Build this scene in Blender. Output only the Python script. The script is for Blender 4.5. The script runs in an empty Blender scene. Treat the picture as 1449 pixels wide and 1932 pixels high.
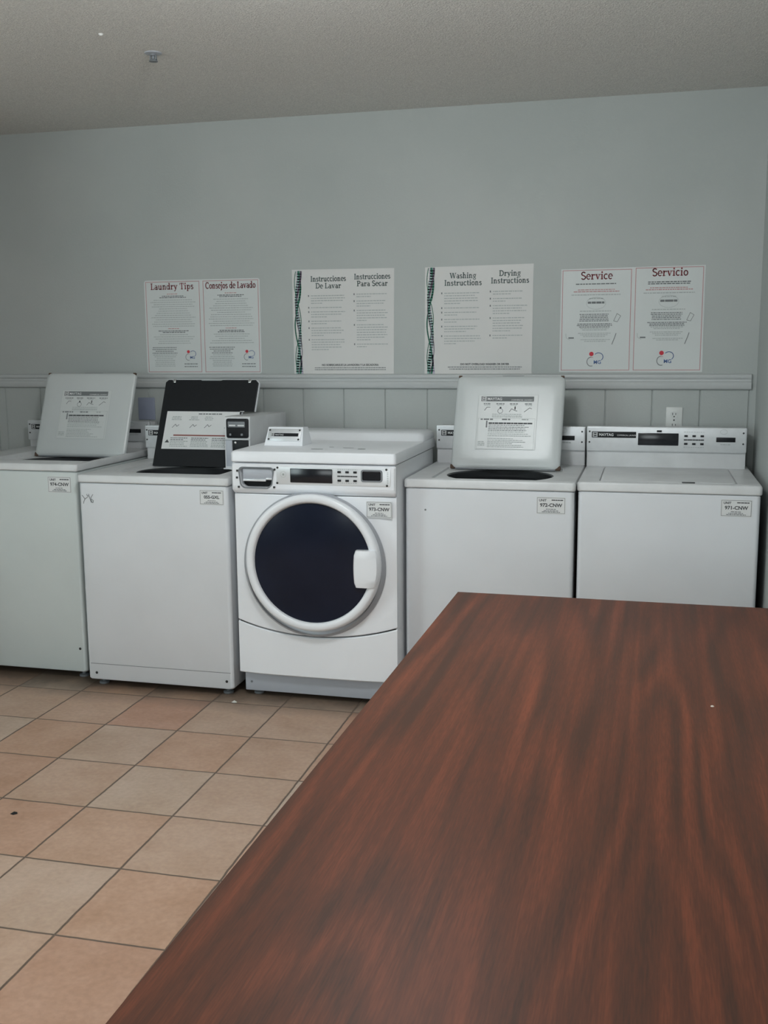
import bpy, bmesh, math, random
from mathutils import Matrix, Vector
rnd = random.Random(7)
col = bpy.context.scene.collection
PI = math.pi

# ------------------------------------------------------------------ materials
def nmat(name):
    m = bpy.data.materials.new(name); m.use_nodes = True
    nt = m.node_tree; b = nt.nodes['Principled BSDF']
    return m, nt, b
def S(c):  # sRGB 0-255 -> linear
    return tuple(((v/255)/12.92 if v/255 <= .04045 else ((v/255+.055)/1.055)**2.4) for v in c)+(1,)
def plain(name, c, rough=.5, metal=0, spec=.5, noise=0, nscale=20, bump=0, coat=0):
    m, nt, b = nmat(name)
    b.inputs['Roughness'].default_value = rough; b.inputs['Metallic'].default_value = metal
    b.inputs['Specular IOR Level'].default_value = spec; b.inputs['Coat Weight'].default_value = coat
    base = S(c)
    tc = nt.nodes.new('ShaderNodeTexCoord')
    n = nt.nodes.new('ShaderNodeTexNoise'); n.inputs['Scale'].default_value = nscale; n.inputs['Detail'].default_value = 4
    nt.links.new(tc.outputs['Object'], n.inputs['Vector'])
    r = nt.nodes.new('ShaderNodeValToRGB')
    k = max(noise, .015)
    r.color_ramp.elements[0].color = tuple(v*(1-k) for v in base[:3])+(1,)
    r.color_ramp.elements[1].color = tuple(min(1, v*(1+k)) for v in base[:3])+(1,)
    r.color_ramp.elements[0].position = .3; r.color_ramp.elements[1].position = .7
    nt.links.new(n.outputs['Fac'], r.inputs['Fac']); nt.links.new(r.outputs['Color'], b.inputs['Base Color'])
    if bump:
        bp = nt.nodes.new('ShaderNodeBump'); bp.inputs['Strength'].default_value = bump; bp.inputs['Distance'].default_value = .002
        nt.links.new(n.outputs['Fac'], bp.inputs['Height']); nt.links.new(bp.outputs['Normal'], b.inputs['Normal'])
    return m

M = {}
M['enamel_tinted'] = plain('daylight_tinted_enamel', (212,219,218), .34, 0, .5, .03, 3)  # cool daylight from the left put into the enamel colour
M['enamel'] = plain('white_enamel', (224,227,231), .32, 0, .5, .03, 3)
M['seal'] = plain('shaded_door_seal', (168,170,176), .4)  # shade on the door's side put into the seal's grey
M['enamel_deck'] = plain('worn_white_enamel', (214,215,216), .4, 0, .5, .07, 9)
M['enamel_dryer'] = plain('bright_white_enamel', (240,242,246), .3, 0, .5, .02, 3)
M['lid_inner'] = plain('grey_white_enamel_lid', (196,200,200), .3, 0, .6, .02, 4)
M['dark'] = plain('dark_gap', (14,16,17), .8)
M['black'] = plain('black_plastic', (20,22,26), .45, 0, .3, .1, 60)
M['blackgloss'] = plain('black_gloss_plastic', (20,23,30), .2, 0, .5)
M['silver'] = plain('brushed_silver', (214,216,218), .33, .35, .6, .03, 40)
M['silver_bright'] = plain('silver_trim', (222,224,226), .3, .25, .6)
M['chrome'] = plain('chrome', (200,200,200), .2, .9)
M['screw'] = plain('dark_screw', (62,62,62), .4, .6)
M['grey'] = plain('grey_plastic', (120,124,128), .5)
M['greyline'] = plain('grey_ink', (128,131,133), .7)
M['ltgrey'] = plain('light_grey_plastic', (176,180,188), .35)
M['ink'] = plain('dark_ink', (72,74,76), .7)
M['inkmid'] = plain('mid_ink', (112,116,117), .7)
M['inkpale'] = plain('pale_ink', (168,174,173), .7)
M['inkpale2'] = plain('paler_ink', (182,187,186), .7)
M['red'] = plain('dark_red_ink', (132,56,62), .7)
M['reddot'] = plain('red_ink', (196,52,66), .7)
M['redline'] = plain('pale_red_ink', (186,138,140), .7)
M['pinkmid'] = plain('pink_ink', (188,150,150), .7)
M['blue'] = plain('blue_ink', (70,98,150), .7)
M['green_ink'] = plain('dark_green_ink', (62,84,82), .7)
M['green'] = plain('green_ribbon_ink', (38,104,86), .6)
M['teal'] = plain('pale_teal_ink', (140,172,166), .6)
M['purple'] = plain('purple_ink', (88,74,92), .6)
M['lilac'] = plain('lilac_ink', (178,170,190), .6)
M['paper'] = plain('laminated_paper', (203,207,206), .45, 0, .4, .01, 5)
M['paper2'] = plain('matte_paper', (211,210,208), .55, 0, .3, .01, 5)
M['sticker'] = plain('sticker_white', (222,223,223), .4)
M['sticker_lid'] = plain('sticker_on_lid', (204,207,206), .3)
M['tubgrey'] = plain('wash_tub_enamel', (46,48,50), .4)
M['rust'] = plain('rust_brown', (88,72,62), .8, 0, .2, .3, 120)
M['glass_dark'] = plain('dark_door_glass', (26,31,46), .16, 0, .22, .12, 5)
M['redbar'] = plain('red_print', (140,78,72), .6)
M['trim'] = plain('rail_paint', (186,189,189), .4, 0, .5, .02, 8)
M['outlet'] = plain('outlet_white', (212,214,212), .35)
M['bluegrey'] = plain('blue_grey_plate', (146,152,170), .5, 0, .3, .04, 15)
M['fix'] = plain('fixture_white', (225,225,222), .5)
M['debris'] = plain('white_debris', (210,208,200), .8)
M['steel_leg'] = plain('brown_painted_steel', (60,52,48), .45, .4)

def wall_mat():
    m, nt, b = nmat('painted_wall')
    tc = nt.nodes.new('ShaderNodeTexCoord')
    n = nt.nodes.new('ShaderNodeTexNoise'); n.inputs['Scale'].default_value = 1.6; n.inputs['Detail'].default_value = 3
    r = nt.nodes.new('ShaderNodeValToRGB')
    r.color_ramp.elements[0].color = S((172,177,175)); r.color_ramp.elements[1].color = S((179,183,181))
    r.color_ramp.elements[0].position = .35; r.color_ramp.elements[1].position = .65
    n2 = nt.nodes.new('ShaderNodeTexNoise'); n2.inputs['Scale'].default_value = 110; n2.inputs['Detail'].default_value = 5
    bp = nt.nodes.new('ShaderNodeBump'); bp.inputs['Strength'].default_value = .35; bp.inputs['Distance'].default_value = .002
    L = nt.links.new
    L(tc.outputs['Object'], n.inputs['Vector']); L(tc.outputs['Object'], n2.inputs['Vector'])
    L(n.outputs['Fac'], r.inputs['Fac']); L(r.outputs['Color'], b.inputs['Base Color'])
    L(n2.outputs['Fac'], bp.inputs['Height']); L(bp.outputs['Normal'], b.inputs['Normal'])
    b.inputs['Roughness'].default_value = .62; b.inputs['Specular IOR Level'].default_value = .3
    return m
def ceil_mat():
    m, nt, b = nmat('popcorn_ceiling')
    tc = nt.nodes.new('ShaderNodeTexCoord')
    n = nt.nodes.new('ShaderNodeTexNoise'); n.inputs['Scale'].default_value = 140; n.inputs['Detail'].default_value = 3
    v = nt.nodes.new('ShaderNodeTexVoronoi'); v.inputs['Scale'].default_value = 160
    r = nt.nodes.new('ShaderNodeValToRGB')
    r.color_ramp.elements[0].color = S((205,203,199)); r.color_ramp.elements[1].color = S((229,227,222))
    r.color_ramp.elements[0].position = .3; r.color_ramp.elements[1].position = .7
    bp = nt.nodes.new('ShaderNodeBump'); bp.inputs['Strength'].default_value = .55; bp.inputs['Distance'].default_value = .004
    L = nt.links.new
    L(tc.outputs['Object'], n.inputs['Vector']); L(tc.outputs['Object'], v.inputs['Vector'])
    L(n.outputs['Fac'], r.inputs['Fac']); L(r.outputs['Color'], b.inputs['Base Color'])
    L(v.outputs['Distance'], bp.inputs['Height']); L(bp.outputs['Normal'], b.inputs['Normal'])
    b.inputs['Roughness'].default_value = .9; b.inputs['Specular IOR Level'].default_value = .1
    return m
def floor_mat():
    m, nt, b = nmat('terracotta_tiles')
    L = nt.links.new
    def N(t, **k):
        n = nt.nodes.new(t)
        for a, v in k.items(): setattr(n, a, v)
        return n
    def mth(op, a, b_=None):
        n = N('ShaderNodeMath', operation=op)
        for i, v in enumerate((a, b_)):
            if v is None: continue
            if isinstance(v, (int, float)): n.inputs[i].default_value = v
            else: L(v, n.inputs[i])
        return n.outputs[0]
    tc = N('ShaderNodeTexCoord')
    mp = N('ShaderNodeMapping', vector_type='TEXTURE')
    mp.inputs['Location'].default_value = (-1.118, 3.525, 0); mp.inputs['Rotation'].default_value = (0, 0, .008)
    L(tc.outputs['Object'], mp.inputs['Vector'])
    nz = N('ShaderNodeTexNoise'); nz.inputs['Scale'].default_value = 14; nz.inputs['Detail'].default_value = 3
    L(tc.outputs['Object'], nz.inputs['Vector'])
    sp = N('ShaderNodeSeparateXYZ'); L(mp.outputs['Vector'], sp.inputs[0])
    wob = mth('MULTIPLY', mth('SUBTRACT', nz.outputs['Fac'], .5), .006)
    u = mth('DIVIDE', mth('ADD', sp.outputs['X'], wob), .303); v = mth('DIVIDE', mth('ADD', sp.outputs['Y'], wob), .344)
    fu = mth('FRACT', u); fv = mth('FRACT', v)
    du = mth('MULTIPLY', mth('MINIMUM', fu, mth('SUBTRACT', 1.0, fu)), .303)
    dv = mth('MULTIPLY', mth('MINIMUM', fv, mth('SUBTRACT', 1.0, fv)), .344)
    d = mth('MINIMUM', du, dv)
    tile = N('ShaderNodeMapRange'); tile.inputs['From Min'].default_value = .0018; tile.inputs['From Max'].default_value = .0042
    L(d, tile.inputs['Value'])
    cb = N('ShaderNodeCombineXYZ'); L(mth('FLOOR', u), cb.inputs[0]); L(mth('FLOOR', v), cb.inputs[1])
    wn = N('ShaderNodeTexWhiteNoise', noise_dimensions='2D'); L(cb.outputs[0], wn.inputs['Vector'])
    rp = N('ShaderNodeValToRGB')
    e = rp.color_ramp.elements
    e[0].color = S((198,180,164)); e[1].color = S((188,150,130)); e.new(.35).color = S((193,168,150)); e.new(.7).color = S((194,160,138))
    L(wn.outputs['Value'], rp.inputs['Fac'])
    n1 = N('ShaderNodeTexNoise'); n1.inputs['Scale'].default_value = 5; n1.inputs['Detail'].default_value = 6; n1.inputs['Roughness'].default_value = .65
    off = N('ShaderNodeVectorMath', operation='ADD'); L(tc.outputs['Object'], off.inputs[0]); L(wn.outputs['Color'], off.inputs[1])
    L(off.outputs[0], n1.inputs['Vector'])
    r1 = N('ShaderNodeValToRGB'); r1.color_ramp.elements[0].position = .32; r1.color_ramp.elements[1].position = .72
    r1.color_ramp.elements[0].color = (.84,.78,.72,1); r1.color_ramp.elements[1].color = (1.05,1.05,1.05,1)
    L(n1.outputs['Fac'], r1.inputs['Fac'])
    mx = N('ShaderNodeMix', data_type='RGBA', blend_type='MULTIPLY'); mx.inputs['Factor'].default_value = 1
    L(rp.outputs['Color'], mx.inputs['A']); L(r1.outputs['Color'], mx.inputs['B'])
    n2 = N('ShaderNodeTexNoise'); n2.inputs['Scale'].default_value = 60; n2.inputs['Detail'].default_value = 4
    L(tc.outputs['Object'], n2.inputs['Vector'])
    r2 = N('ShaderNodeValToRGB'); r2.color_ramp.elements[0].position = .3; r2.color_ramp.elements[1].position = .7
    r2.color_ramp.elements[0].color = (.9,.9,.9,1); r2.color_ramp.elements[1].color = (1.04,1.04,1.04,1)
    L(n2.outputs['Fac'], r2.inputs['Fac'])
    mx2 = N('ShaderNodeMix', data_type='RGBA', blend_type='MULTIPLY'); mx2.inputs['Factor'].default_value = 1
    L(mx.outputs['Result'], mx2.inputs['A']); L(r2.outputs['Color'], mx2.inputs['B'])
    # grime deepened to paint in the shadow along the foot of the machines
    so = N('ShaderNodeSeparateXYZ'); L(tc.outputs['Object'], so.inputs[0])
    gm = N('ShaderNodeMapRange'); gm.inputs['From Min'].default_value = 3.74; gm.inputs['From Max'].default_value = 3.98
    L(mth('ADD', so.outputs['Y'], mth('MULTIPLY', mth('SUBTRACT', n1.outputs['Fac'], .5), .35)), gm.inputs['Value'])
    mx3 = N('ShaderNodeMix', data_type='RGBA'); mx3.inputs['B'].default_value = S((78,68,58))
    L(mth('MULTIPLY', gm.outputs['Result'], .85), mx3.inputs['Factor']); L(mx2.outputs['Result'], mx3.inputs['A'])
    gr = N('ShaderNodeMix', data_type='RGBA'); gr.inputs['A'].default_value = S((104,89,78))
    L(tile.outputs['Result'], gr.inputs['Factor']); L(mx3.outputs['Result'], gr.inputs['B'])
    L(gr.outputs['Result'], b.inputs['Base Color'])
    bp = N('ShaderNodeBump'); bp.inputs['Strength'].default_value = .8; bp.inputs['Distance'].default_value = .003
    ht = mth('ADD', tile.outputs['Result'], mth('MULTIPLY', n1.outputs['Fac'], .25))
    L(ht, bp.inputs['Height']); L(bp.outputs['Normal'], b.inputs['Normal'])
    b.inputs['Roughness'].default_value = .5; b.inputs['Specular IOR Level'].default_value = .3
    return m
def table_mat():
    m, nt, b = nmat('walnut_laminate')
    L = nt.links.new
    tc = nt.nodes.new('ShaderNodeTexCoord')
    def mapped(s, loc=(0,0,0)):
        mp = nt.nodes.new('ShaderNodeMapping'); mp.inputs['Scale'].default_value = s; mp.inputs['Location'].default_value = loc
        L(tc.outputs['Object'], mp.inputs['Vector']); return mp.outputs['Vector']
    nA = nt.nodes.new('ShaderNodeTexNoise'); nA.inputs['Scale'].default_value = 1; nA.inputs['Detail'].default_value = 2
    L(mapped((3.4,.42,1), (3,1,0)), nA.inputs['Vector'])
    mul = nt.nodes.new('ShaderNodeMath'); mul.operation = 'MULTIPLY'; mul.inputs[1].default_value = 70
    L(nA.outputs['Fac'], mul.inputs[0])
    sn = nt.nodes.new('ShaderNodeMath'); sn.operation = 'SINE'; L(mul.outputs[0], sn.inputs[0])
    nB = nt.nodes.new('ShaderNodeTexNoise'); nB.inputs['Scale'].default_value = 1; nB.inputs['Detail'].default_value = 5; nB.inputs['Roughness'].default_value = .6
    L(mapped((55,1.3,1)), nB.inputs['Vector'])
    nC = nt.nodes.new('ShaderNodeTexNoise'); nC.inputs['Scale'].default_value = 1; nC.inputs['Detail'].default_value = 3
    L(mapped((7,.8,1), (7,4,0)), nC.inputs['Vector'])
    nD = nt.nodes.new('ShaderNodeTexNoise'); nD.inputs['Scale'].default_value = 1; nD.inputs['Detail'].default_value = 4
    L(mapped((420,30,1)), nD.inputs['Vector'])
    def ma(op, a, bb):
        n = nt.nodes.new('ShaderNodeMath'); n.operation = op
        for i, v in enumerate((a, bb)):
            if isinstance(v, (int, float)): n.inputs[i].default_value = v
            else: L(v, n.inputs[i])
        return n.outputs[0]
    t = ma('ADD', ma('MULTIPLY', sn.outputs[0], .06), ma('MULTIPLY', nB.outputs['Fac'], .55))
    t = ma('ADD', t, ma('MULTIPLY', nC.outputs['Fac'], .22))
    t = ma('ADD', t, ma('MULTIPLY', nD.outputs['Fac'], .28))
    r = nt.nodes.new('ShaderNodeValToRGB')
    e = r.color_ramp.elements
    e[0].position = .40; e[0].color = S((76,52,42)); e[1].position = .72; e[1].color = S((122,69,50)); e.new(.55).color = S((96,58,44))
    L(t, r.inputs['Fac']); L(r.outputs['Color'], b.inputs['Base Color'])
    b.inputs['Roughness'].default_value = .52; b.inputs['Specular IOR Level'].default_value = .15
    bp = nt.nodes.new('ShaderNodeBump'); bp.inputs['Strength'].default_value = .08; bp.inputs['Distance'].default_value = .001
    L(nD.outputs['Fac'], bp.inputs['Height']); L(bp.outputs['Normal'], b.inputs['Normal'])
    return m
M['wall'] = wall_mat(); M['ceiling'] = ceil_mat(); M['floor'] = floor_mat(); M['table'] = table_mat()

# ------------------------------------------------------------------ mesh builder
class MB:
    def __init__(s):
        s.v = []; s.f = []; s.m = []; s.mats = []; s.T = None
    def mi(s, mat):
        if mat not in s.mats: s.mats.append(mat)
        return s.mats.index(mat)
    def add(s, vs, fs, mat):
        o = len(s.v)
        for p in vs:
            p = Vector(p)
            if s.T is not None: p = s.T @ p
            s.v.append(tuple(p))
        k = s.mi(mat)
        for f in fs: s.f.append(tuple(i+o for i in f)); s.m.append(k)
    def box(s, x0, x1, y0, y1, z0, z1, mat, bev=0, seg=2):
        bm = bmesh.new()
        bmesh.ops.create_cube(bm, size=1)
        for v in bm.verts:
            v.co = Vector(((x0+x1)/2+v.co.x*(x1-x0), (y0+y1)/2+v.co.y*(y1-y0), (z0+z1)/2+v.co.z*(z1-z0)))
        if bev: bmesh.ops.bevel(bm, geom=bm.edges[:], offset=bev, segments=seg, affect='EDGES', profile=.5)
        bm.verts.index_update()
        s.add([v.co[:] for v in bm.verts], [[v.index for v in f.verts] for f in bm.faces], mat)
        bm.free(); return s
    def rect(s, x0, x1, z0, z1, y, mat):          # upright, facing the room
        s.add([(x0,y,z0),(x1,y,z0),(x1,y,z1),(x0,y,z1)], [(0,1,2,3)], mat); return s
    def flat(s, x0, x1, y0, y1, z, mat):
        s.add([(x0,y0,z),(x1,y0,z),(x1,y1,z),(x0,y1,z)], [(0,1,2,3)], mat); return s
    def poly(s, pts, y, mat):
        s.add([(p[0], y, p[1]) for p in pts], [tuple(range(len(pts)))], mat); return s
    def frame(s, x0, x1, z0, z1, y, w, mat):
        s.rect(x0,x1,z0,z0+w,y,mat); s.rect(x0,x1,z1-w,z1,y,mat); s.rect(x0,x0+w,z0+w,z1-w,y,mat); s.rect(x1-w,x1,z0+w,z1-w,y,mat); return s
    def loft(s, loops, mat, cap0=False, cap1=False, mats=None):
        n = len(loops[0]); vs = [p for l in loops for p in l]; o = len(s.v)
        for p in vs:
            p = Vector(p)
            if s.T is not None: p = s.T @ p
            s.v.append(tuple(p))
        for j in range(len(loops)-1):
            k = s.mi(mats[j] if mats else mat)
            for i in range(n):
                a = o+j*n+i; b = o+j*n+(i+1) % n
                s.f.append((a, b, b+n, a+n)); s.m.append(k)
        if cap0: s.f.append(tuple(o+i for i in range(n))); s.m.append(s.mi(mats[0] if mats else mat))
        if cap1: s.f.append(tuple(o+(len(loops)-1)*n+i for i in range(n))); s.m.append(s.mi(mats[-1] if mats else mat))
        return s
    def lathe_y(s, cx, cz, prof, mat, n=96, cap=True, mats=None):
        loops = [[(cx+r*math.cos(2*PI*i/n), y, cz+r*math.sin(2*PI*i/n)) for i in range(n)] for r, y in prof]
        return s.loft(loops, mat, False, cap, mats)
    def lathe_z(s, cx, cy, prof, mat, n=32, cap0=True, cap1=True, mats=None):
        loops = [[(cx+r*math.cos(2*PI*i/n), cy+r*math.sin(2*PI*i/n), z) for i in range(n)] for r, z in prof]
        return s.loft(loops, mat, cap0, cap1, mats)
    def screw(s, x, z, y, r, mat):
        return s.lathe_y(x, z, [(r, y+.001), (r, y-.0012), (r*.6, y-.002)], mat, 10)
    def stroke(s, pts, w, y, mat):
        for (a, b) in zip(pts[:-1], pts[1:]):
            dx, dz = b[0]-a[0], b[1]-a[1]; l = math.hypot(dx, dz)
            if l < 1e-9: continue
            nx, nz = -dz/l*w/2, dx/l*w/2; ex, ez = dx/l*w*.2, dz/l*w*.2
            s.poly([(a[0]-ex-nx, a[1]-ez-nz), (b[0]+ex-nx, b[1]+ez-nz), (b[0]+ex+nx, b[1]+ez+nz), (a[0]-ex+nx, a[1]-ez+nz)], y, mat)
        return s
    def text(s, txt, x, z, y, size, mat, align='CENTER', bold=0, sx=1.0):
        c = bpy.data.curves.new('t', 'FONT'); c.body = txt; c.size = size; c.align_x = align; c.offset = bold; c.resolution_u = 3
        o = bpy.data.objects.new('t', c); col.objects.link(o)
        dg = bpy.context.evaluated_depsgraph_get()
        me = bpy.data.meshes.new_from_object(o.evaluated_get(dg))
        s.add([(x+v.co.x*sx, y, z+v.co.y) for v in me.vertices], [tuple(p.vertices) for p in me.polygons], mat)
        bpy.data.objects.remove(o); bpy.data.curves.remove(c); bpy.data.meshes.remove(me)
        return s

def children_origin(parent):
    o = Vector((0,0,0)); p = parent
    while p is not None: o += p.location; p = p.parent
    return o
def obj(name, mb, parent=None, angle=35):
    o0 = children_origin(parent)
    me = bpy.data.meshes.new(name)
    me.from_pydata([tuple(Vector(p)-o0) for p in mb.v], [], mb.f)
    for k in mb.mats: me.materials.append(M[k])
    me.polygons.foreach_set('material_index', mb.m)
    bm = bmesh.new(); bm.from_mesh(me)
    bmesh.ops.remove_doubles(bm, verts=bm.verts, dist=1e-6)
    bmesh.ops.recalc_face_normals(bm, faces=bm.faces)
    lim = math.radians(angle)
    for f in bm.faces: f.smooth = True
    for e in bm.edges:
        e.smooth = (len(e.link_faces) == 2 and e.calc_face_angle(9) < lim and e.link_faces[0].material_index == e.link_faces[1].material_index)
    bm.to_mesh(me); bm.free()
    o = bpy.data.objects.new(name, me); col.objects.link(o)
    if parent is not None: o.parent = parent
    return o
def thing(name, loc, label, cat, group=None):
    o = bpy.data.objects.new(name, None); col.objects.link(o); o.location = loc; o.empty_display_size = .05
    o['label'] = label; o['category'] = cat
    if group: o['group'] = group
    return o
def tag(o, label, cat, group=None):
    o['label'] = label; o['category'] = cat
    if group: o['group'] = group
    return o
def struct(o): o['kind'] = 'structure'; return o

def rrect(x0, x1, y0, y1, r, n=11):
    pts = []
    for cx, cy, a0 in ((x1-r, y0+r, -PI/2), (x1-r, y1-r, 0), (x0+r, y1-r, PI/2), (x0+r, y0+r, PI)):
        for i in range(n+1):
            a = a0+PI/2*i/n; pts.append((cx+r*math.cos(a), cy+r*math.sin(a)))
    return pts
def circ(cx, cy, rx, ry, n=11):
    N = 4*(n+1); return [(cx+rx*math.cos(-PI/2+2*PI*(i+.5)/N), cy+ry*math.sin(-PI/2+2*PI*(i+.5)/N)) for i in range(N)]
def hz(l, z): return [(p[0], p[1], z) for p in l]
def vt(l, y): return [(p[0], y, p[1]) for p in l]

# ------------------------------------------------------------------ slab-serif lettering for the poster headings
def arc(cx, cy, rx, ry, a0, a1, n=8):
    return [(cx+rx*math.cos(math.radians(a0+(a1-a0)*i/n)), cy+ry*math.sin(math.radians(a0+(a1-a0)*i/n))) for i in range(n+1)]
K, H = .12, .06   # thick, thin
def st(x, y0, y1): return ([(x, y0), (x, y1)], K)
def sf(x, y, w=.13): return ([(x-w, y), (x+w, y)], H)
GL = {
 'L': (.52, [st(.15,0,.72), sf(.15,.69), sf(.15,.03), ([(.1,.03),(.48,.03)],H), ([(.46,.0),(.46,.2)],H)]),
 'C': (.62, [(arc(.33,.36,.26,.34,50,310,12),K*.9), ([(.51,.5),(.51,.7)],H)]),
 'T': (.62, [st(.31,0,.72), ([(.04,.68),(.58,.68)],H), ([(.06,.5),(.06,.7)],H), ([(.56,.5),(.56,.7)],H), sf(.31,.03)]),
 'I': (.34, [st(.17,0,.72), sf(.17,.69), sf(.17,.03)]),
 'D': (.66, [st(.15,0,.72), ([(.02,.69),(.3,.69)],H), ([(.02,.03),(.3,.03)],H), (arc(.28,.36,.3,.33,90,-90,10),K*.9)]),
 'P': (.56, [st(.15,0,.72), ([(.02,.69),(.3,.69)],H), sf(.15,.03), (arc(.28,.52,.2,.17,90,-90,8),K*.9), ([(.15,.35),(.3,.35)],H)]),
 'S': (.5, [(arc(.25,.53,.17,.16,30,225,8)+arc(.25,.19,.19,.17,45,-150,8),K*.9)]),
 'W': (.9, [([(.1,.7),(.27,.03)],K), ([(.27,.03),(.45,.68)],H), ([(.45,.68),(.62,.03)],K), ([(.62,.03),(.8,.7)],H), sf(.1,.69,.1), sf(.8,.69,.1), sf(.45,.69,.08)]),
 'a': (.46, [(arc(.2,.15,.13,.13,0,360,10),K*.7), ([(.33,0),(.33,.36)],K), (arc(.2,.36,.13,.11,0,150,6),K*.6), sf(.38,.03,.06)]),
 'c': (.42, [(arc(.23,.25,.17,.23,50,310,10),K*.85)]),
 'd': (.52, [(arc(.2,.24,.15,.22,0,360,12),K*.7), st(.37,0,.74), ([(.27,.72),(.4,.72)],H), sf(.42,.03,.07)]),
 'e': (.44, [(arc(.23,.25,.17,.23,0,310,12),K*.8), ([(.08,.27),(.4,.27)],H)]),
 'g': (.48, [(arc(.22,.3,.14,.17,0,360,10),K*.7), (arc(.22,-.08,.17,.12,0,360,10),K*.55), ([(.32,.46),(.46,.48)],H)]),
 'h': (.56, [st(.14,0,.74), sf(.12,.72,.09), sf(.14,.03,.11), (arc(.27,.32,.13,.15,170,0,6)+[(.4,0)],K*.85), sf(.41,.03,.1)]),
 'i': (.28, [st(.14,0,.47), sf(.11,.45,.08), sf(.14,.03,.11), ([(.14,.6),(.14,.71)],K*1.1)]),
 'j': (.26, [([(.15,.47),(.15,-.06),(.1,-.17),(.0,-.17)],K*.85), sf(.12,.45,.08), ([(.15,.6),(.15,.71)],K*1.1)]),
 'n': (.56, [st(.14,0,.47), sf(.11,.45,.08), sf(.14,.03,.11), (arc(.27,.32,.13,.14,170,0,6)+[(.4,0)],K*.85), sf(.41,.03,.1)]),
 'o': (.48, [(arc(.24,.24,.17,.22,0,360,12),K*.85)]),
 'p': (.54, [st(.15,-.2,.47), sf(.11,.45,.09), sf(.15,-.19,.11), (arc(.31,.24,.14,.21,0,360,12),K*.7)]),
 'r': (.42, [st(.14,0,.47), sf(.11,.45,.08), sf(.15,.03,.12), ([(.16,.3),(.24,.43),(.36,.44),(.38,.36)],K*.75)]),
 's': (.38, [(arc(.19,.36,.12,.1,30,225,6)+arc(.19,.13,.13,.11,45,-150,6),K*.8)]),
 't': (.36, [st(.16,.05,.62), ([(.02,.45),(.33,.45)],H), ([(.16,.06),(.24,.02),(.33,.07)],K*.6)]),
 'u': (.56, [([(.13,.47),(.13,.14)]+arc(.25,.14,.12,.12,180,340,6),K*.85), st(.4,0,.47), sf(.09,.45,.08), sf(.36,.45,.08), sf(.44,.03,.07)]),
 'v': (.5, [([(.1,.46),(.25,.02)],K), ([(.25,.02),(.4,.46)],H), sf(.1,.45,.1), sf(.4,.45,.1)]),
 'y': (.5, [([(.1,.46),(.26,.02)],K), ([(.4,.46),(.18,-.17),(.06,-.17)],H*1.2), sf(.1,.45,.1), sf(.4,.45,.1)]),
 ' ': (.26, []),
}
def serif(mb, txt, cx, z, y, size, mat, sx=1.0):
    w = sum(GL[c][0] for c in txt)*size*sx; x = cx-w/2
    for c in txt:
        for pts, wd in GL[c][1]:
            mb.stroke([(x+p[0]*size*sx, z+p[1]*size) for p in pts], wd*size, y, mat)
        x += GL[c][0]*size*sx
def greek(mb, x0, x1, z, h, y, mat, align='L', frac=1.0, gap=.3):
    """a line of print too small to read: word-length strokes"""
    W = (x1-x0)*frac
    s0 = x0 if align == 'L' else (x0+x1)/2-W/2
    x = s0
    while x < s0+W-h*.8:
        w = min(h*rnd.uniform(1.2, 4.2), s0+W-x)
        mb.rect(x, x+w, z-h/2, z+h/2, y, mat); x += w+h*gap*2

# ------------------------------------------------------------------ room shell
WY = 4.8; XR = .447; XL = -3.75; YB = -2.6; ZC = 2.51
mb = MB(); mb.box(XL-.1, XR+.1, YB-.1, WY+.1, -.08, 0, 'floor'); struct(obj('floor', mb))
mb = MB(); mb.box(XL-.1, XR+.1, YB-.1, WY+.1, ZC, ZC+.08, 'ceiling'); struct(obj('ceiling', mb))
mb = MB()
prof = []; x = XL
gx = [-1.413+.2035*k for k in range(-12, 10)]
xs = [XL]
for g in gx:
    if XL+.02 < g < XR-.02: xs += [g-.0035, g-.001, g+.001, g+.0035]
xs.append(XR)
def yg(x):
    for g in gx:
        if abs(x-g) < .0015: return WY+.005
    return WY
lo = [(x, yg(x), 0) for x in xs]; hi = [(x, yg(x), 1.285) for x in xs]; n = len(xs)
mb.add(lo+hi, [(i, i+1, i+1+n, i+n) for i in range(n-1)], 'wall')
mb.add([(XL,WY,1.285),(XR,WY,1.285),(XR,WY,ZC),(XL,WY,ZC)], [(0,1,2,3)], 'wall')
mb.box(XL, XR, WY+.006, WY+.1, 0, ZC, 'wall')
struct(obj('wall_back', mb, angle=15))
mb = MB(); mb.box(XR, XR+.1, YB, WY+.1, 0, ZC, 'wall'); struct(obj('wall_right', mb))
mb = MB(); mb.box(XL-.1, XL, YB, WY+.1, 0, ZC, 'wall'); struct(obj('wall_left', mb))
mb = MB(); mb.box(XL, -3.29, 2.5, WY, 0, ZC, 'wall'); struct(obj('shade_wall_left', mb))  # unseen wall block added to shade the left of the back wall
mb = MB()
WX0, WX1, WZ0, WZ1 = -2.3, .0, .85, 2.15
mb.box(XL, WX0, YB-.1, YB, 0, ZC, 'wall'); mb.box(WX1, XR, YB-.1, YB, 0, ZC, 'wall')
mb.box(WX0, WX1, YB-.1, YB, 0, WZ0, 'wall'); mb.box(WX0, WX1, YB-.1, YB, WZ1, ZC, 'wall')
struct(obj('wall_front', mb))
mb = MB()
for a in (WX0, (WX0+WX1)/2-.025, WX1-.05): mb.box(a, a+.05, YB-.08, YB-.02, WZ0, WZ1, 'trim', .004)
for a in (WZ0, WZ1-.05): mb.box(WX0+.05, WX1-.05, YB-.08, YB-.02, a, a+.05, 'trim', .004)
struct(obj('window_1', mb))
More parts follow.
